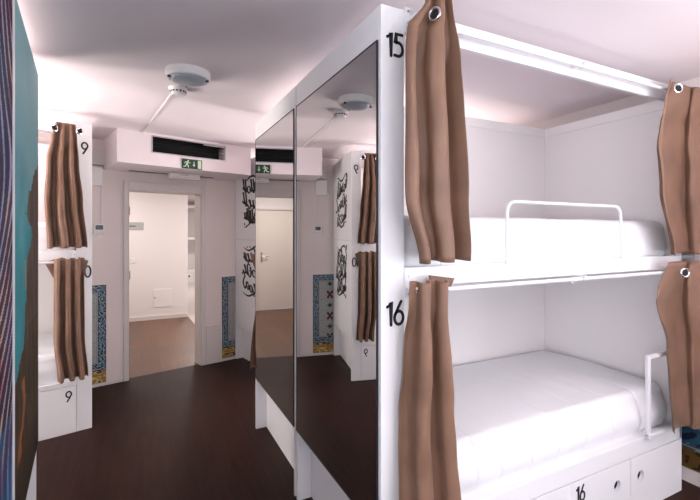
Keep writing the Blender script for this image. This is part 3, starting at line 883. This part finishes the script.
mb = MB(); x = -.125
for w_ in (.022, .03, .012, .028, .018, .03, .014, .02): mb.box(x, x+w_*.7, -.010, -.008, .06, .078); x += w_*.85
mb.build('sign_text', 'black', g)
g = empty('access_panel', (*at(FW0, FA, .33, 0)[:2], .22), FA); tag(g, 'white square access hatch low on the corridor wall beyond the doorway', 'access hatch')
box('hatch', 'plastic', -.155, .155, -.008, 0, 0, .34, parent=g, bevel=.003)
box('latch', 'grey_sign', -.14, -.115, -.012, -.008, .17, .2, parent=g)
g = box('light_switch', 'plastic', -.2, -.12, -.012, 0, 1.06, 1.14, loc=(*FW0, 0), rz=FA, bevel=.003); tag(g, 'white light switch below the grey sign on the corridor wall', 'switch')
struct(box('wall_room_end', 'wall_far', -1, 5.2, 15.45, 15.6, 0, CEIL+.1))
struct(box('wall_room_right', 'wall_far', 5.0, 5.2, 6.6, 15.45, 0, CEIL+.1))
struct(box('wall_room_left', 'wall_far', -.9, -.75, 8.8, 15.45, 0, CEIL+.1))
struct(box('wall_corridor_left', 'wall_far', -3.4, -3.25, 4.7, 8.4, 0, CEIL+.1))
bunk((-.17, 14.32), radians(-2), 1, 'distant white bunk in the room beyond the corridor, with round finger holes', guard=False, simple=True, rod=False, side='plain')

# ------------------------------------------------------------------ lights
def area(name, loc, rot, sx, sy, power, col):
    l = bpy.data.lights.new(name, 'AREA'); l.shape = 'RECTANGLE'; l.size = sx; l.size_y = sy; l.energy = power; l.color = col
    o = bpy.data.objects.new(name, l); COL.objects.link(o); o.location = loc; o.rotation_euler = rot
    return o
DAY = (.82, .90, 1.0)
# area lights at the unseen windows, added and tilted up to brighten the ceiling
area('unseen_window_light', (-1.4, BACK-.0, 1.52), (radians(115), 0, 0), 1.7, 1.6, 30, DAY)
area('unseen_window_light', (1.35, BACK-.0, 1.52), (radians(115), 0, 0), 1.8, 1.6, 36, DAY)
area('unseen_window_light', (RIGHT-.02, -.9, 1.52), (radians(115), 0, radians(90)), 1.8, 1.6, 60, DAY)
area('unseen_window_light', (LEFT+.02, -1.2, 1.52), (radians(112), 0, radians(-90)), 1.8, 1.6, 80, DAY)
area('unseen_window_light', (RIGHT-.02, 3.93, 1.55), (radians(120), 0, radians(90)), .7, 1.5, 80, (1, .94, .90))
area('unseen_window_light', (LEFT+.02, 3.27, 1.55), (radians(125), 0, radians(-90)), .66, 1.5, 95, (1, .94, .90))
def unseen_torchiere(x, y, p, lab):  # unseen uplighters, added as fill to brighten the ceiling
    g = empty('unseen_uplighter', (x, y, 0)); tag(g, lab, 'lamp')
    mb = MB(); mb.lathe([(.13, 0), (.13, .015), (.02, .03), (.012, .04), (.012, 1.80)], n=24); mb.build('stand', 'white_metal', g, smooth=True)
    mb = MB(); mb.lathe([(.02, 1.80), (.10, 1.83), (.16, 1.90), (.155, 1.90), (.09, 1.84), (.01, 1.82)], n=32); mb.build('bowl', 'white_metal', g, smooth=True)
    l = area('uplighter_fill', (x, y, 1.895), (pi, 0, 0), .26, .26, p, (1, .92, .88)); l.data.shape = 'DISK'
unseen_torchiere(-1.35, 3.45, 26, 'unseen added white floor uplighter in the aisle beside bunk 9')
unseen_torchiere(.3, -1.5, 45, 'unseen added white floor uplighter at the end of the room with the added windows')
unseen_torchiere(2.5, -.5, 50, 'unseen added white floor uplighter in the open corner before bunk 16')
WARM = (1, .92, .87)
def lamp_fixture(x, y, z, p, lab):
    g = empty('ceiling_lamp', (x, y, z)); tag(g, lab, 'lamp')
    mb = MB(); mb.lathe([(.16, 0), (.16, -.04), (.14, -.05)], n=32); mb.build('rim', 'plastic', g, smooth=True)
    area('corridor_lamp', (x, y, z-.06), (0, 0, 0), .6, .6, p, WARM)
lamp_fixture(-.8, 7.2, CEIL+.1, 50, 'round corridor ceiling lamp beyond the doorway, to the left')
lamp_fixture(1.9, 7.2, CEIL+.1, 50, 'round corridor ceiling lamp beyond the doorway, to the right')
lamp_fixture(1.6, 11.8, CEIL+.1, 80, 'round ceiling lamp in the distant bunk room')

w = bpy.data.worlds.new('world'); SC.world = w; w.use_nodes = True
bg = w.node_tree.nodes['Background']; bg.inputs['Color'].default_value = (.80, .88, 1, 1); bg.inputs['Strength'].default_value = 1.5

# ------------------------------------------------------------------ camera
cam = bpy.data.cameras.new('camera'); co = bpy.data.objects.new('camera', cam); COL.objects.link(co)
cam.sensor_fit = 'HORIZONTAL'; cam.sensor_width = 36; cam.lens = 415/700*36
cam.shift_y = -17/700; cam.clip_start = .02
co.location = (0, 0, 1.60); co.rotation_euler = (radians(90), 0, radians(-26.55))
SC.camera = co

vs = SC.view_settings
SC.display_settings.display_device = 'sRGB'
vs.view_transform = 'Standard'; vs.look = 'None'; vs.gamma = 1; vs.exposure = EXPO; vs.use_curve_mapping = False
